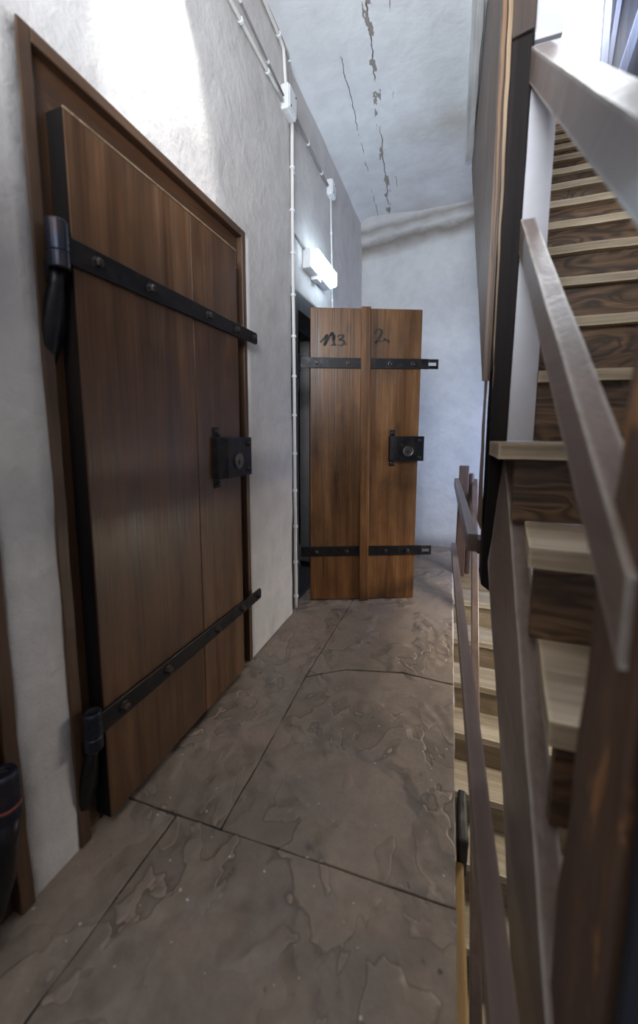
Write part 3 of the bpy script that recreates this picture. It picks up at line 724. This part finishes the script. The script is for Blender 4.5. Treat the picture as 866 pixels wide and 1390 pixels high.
# ------------------------------------------------------------------ roof timbers upstairs
def timber(p0, p1, w, d, mat, label, name='roof_timber'):
    p0, p1 = Vector(p0), Vector(p1); ax = (p1-p0).normalized(); s = ax.cross(Vector((0, 1, 0))).normalized()*w/2; f = Vector((0, d/2, 0))
    b = nb(); loft(b, [[p0-s-f, p0+s-f, p0+s+f, p0-s+f], [p1-s-f, p1+s-f, p1+s+f, p1-s+f]])
    c = (p0+p1)/2
    for v in b.verts: v.co -= Vector(p0)
    o = obj(name, b, mat, None, .004); o.location = p0; return props(o, label, 'timber', 'roof timbers upstairs')
timber((1.115, 4.45, 3.275), (1.105, 4.45, 5.6), .055, .06, M['blue_timber'], 'upright blue-grey timber beside the bright upstairs wall')
timber((1.16, 4.38, 3.9), (1.50, 4.38, 5.30), .07, .06, M['blue_timber'], 'slanting blue-grey roof timber at the top right corner')
timber((1.14, 4.50, 4.05), (1.24, 4.50, 5.40), .04, .05, M['blue_timber'], 'narrow blue timber between the upright and the slanting one')
b = nb(); box(b, 1.12, 2.4, 4.56, 4.62, 3.28, 5.8); props(obj('roof_boards', b, M['black_timber']), 'dark boarding behind the roof timbers upstairs', 'boards')

# ------------------------------------------------------------------ lights
def area(name, loc, target, size, power, col, sy=None):
    L = bpy.data.lights.new(name, 'AREA'); L.energy = power; L.color = col; L.size = size
    if sy: L.shape = 'RECTANGLE'; L.size_y = sy
    o = bpy.data.objects.new(name, L); COL.objects.link(o); o.location = loc
    o.rotation_euler = (Vector(target)-Vector(loc)).to_track_quat('-Z', 'Y').to_euler(); return o
def spot(name, loc, target, power, ang, blend, col, r=.02):
    L = bpy.data.lights.new(name, 'SPOT'); L.energy = power; L.spot_size = math.radians(ang); L.spot_blend = blend; L.color = col; L.shadow_soft_size = r
    o = bpy.data.objects.new(name, L); COL.objects.link(o); o.location = loc
    o.rotation_euler = (Vector(target)-Vector(loc)).to_track_quat('-Z', 'Y').to_euler(); return o
spot('wall_spot', (-.62, 1.00, 2.86), (-.89, 1.06, 2.32), 70, 42, .5, (1.0, .99, .97), .03)
area('corridor_fill', (-.35, -.6, 2.5), (-.45, 1.6, .5), 1.0, 11, (1.0, .95, .90))
ul = area('ceiling_fill', (-.15, -.15, 2.0), (-.40, 2.6, 3.1), .6, 24, (.88, .94, 1.0)); ul.data.spread = math.radians(110)  # unseen lamp above the camera, added to brighten the ceiling
area('ceiling_bounce', (.25, 1.9, 3.0), (-.4, 2.2, 0), .5, 5, (.86, .93, 1.0), 1.4)
area('upstairs_daylight', (.9, 3.9, 5.2), (.6, 1.6, 1.4), .9, 32, (.90, .94, 1.0))
area('upstairs_wall_light', (.9, 4.0, 4.9), (.7, 4.75, 4.3), .6, 60, (.92, .95, 1.0))
area('landing_blue', (.85, 2.65, .95), (.0, 3.84, .75), .6, 16, (.50, .64, 1.0))
area('lower_flight_light', (.85, 2.3, .55), (.25, 2.1, -1.0), .3, 15, (1.0, .90, .72))
w = bpy.data.worlds.new('World'); SC.world = w; w.use_nodes = True
w.node_tree.nodes['Background'].inputs[0].default_value = (.80, .86, 1.0, 1); w.node_tree.nodes['Background'].inputs[1].default_value = .27

# ------------------------------------------------------------------ camera
cam = bpy.data.cameras.new('Camera'); co = bpy.data.objects.new('Camera', cam); COL.objects.link(co)
cam.sensor_fit = 'HORIZONTAL'; cam.sensor_width = 36; cam.lens = 521/866*36; cam.shift_y = -45/866
f = 521.0
def r0(x, y): return Vector((x-433, y-650, f))
Yd = r0(617, 588).normalized(); Dn = r0(418, 5000); Dn = (Dn-Yd*Dn.dot(Yd)).normalized(); Zd = -Dn; Xd = Yd.cross(Zd)
Mw = Matrix((Xd, Yd, Zd))                 # world = Mw @ cam(x right, y down, z forward)
right, down, fwd = Mw.col[0], Mw.col[1], Mw.col[2]
rot = Matrix((right, -down, -fwd)).transposed()
co.matrix_world = Matrix.Translation((0, 0, 1.1)) @ rot.to_4x4()
cam.clip_start = .02
cam.dof.use_dof = True; cam.dof.focus_distance = 2.0; cam.dof.aperture_fstop = 2.4
SC.camera = co
SC.view_settings.view_transform = 'Standard'; SC.view_settings.look = 'None'; SC.view_settings.exposure = 0.0
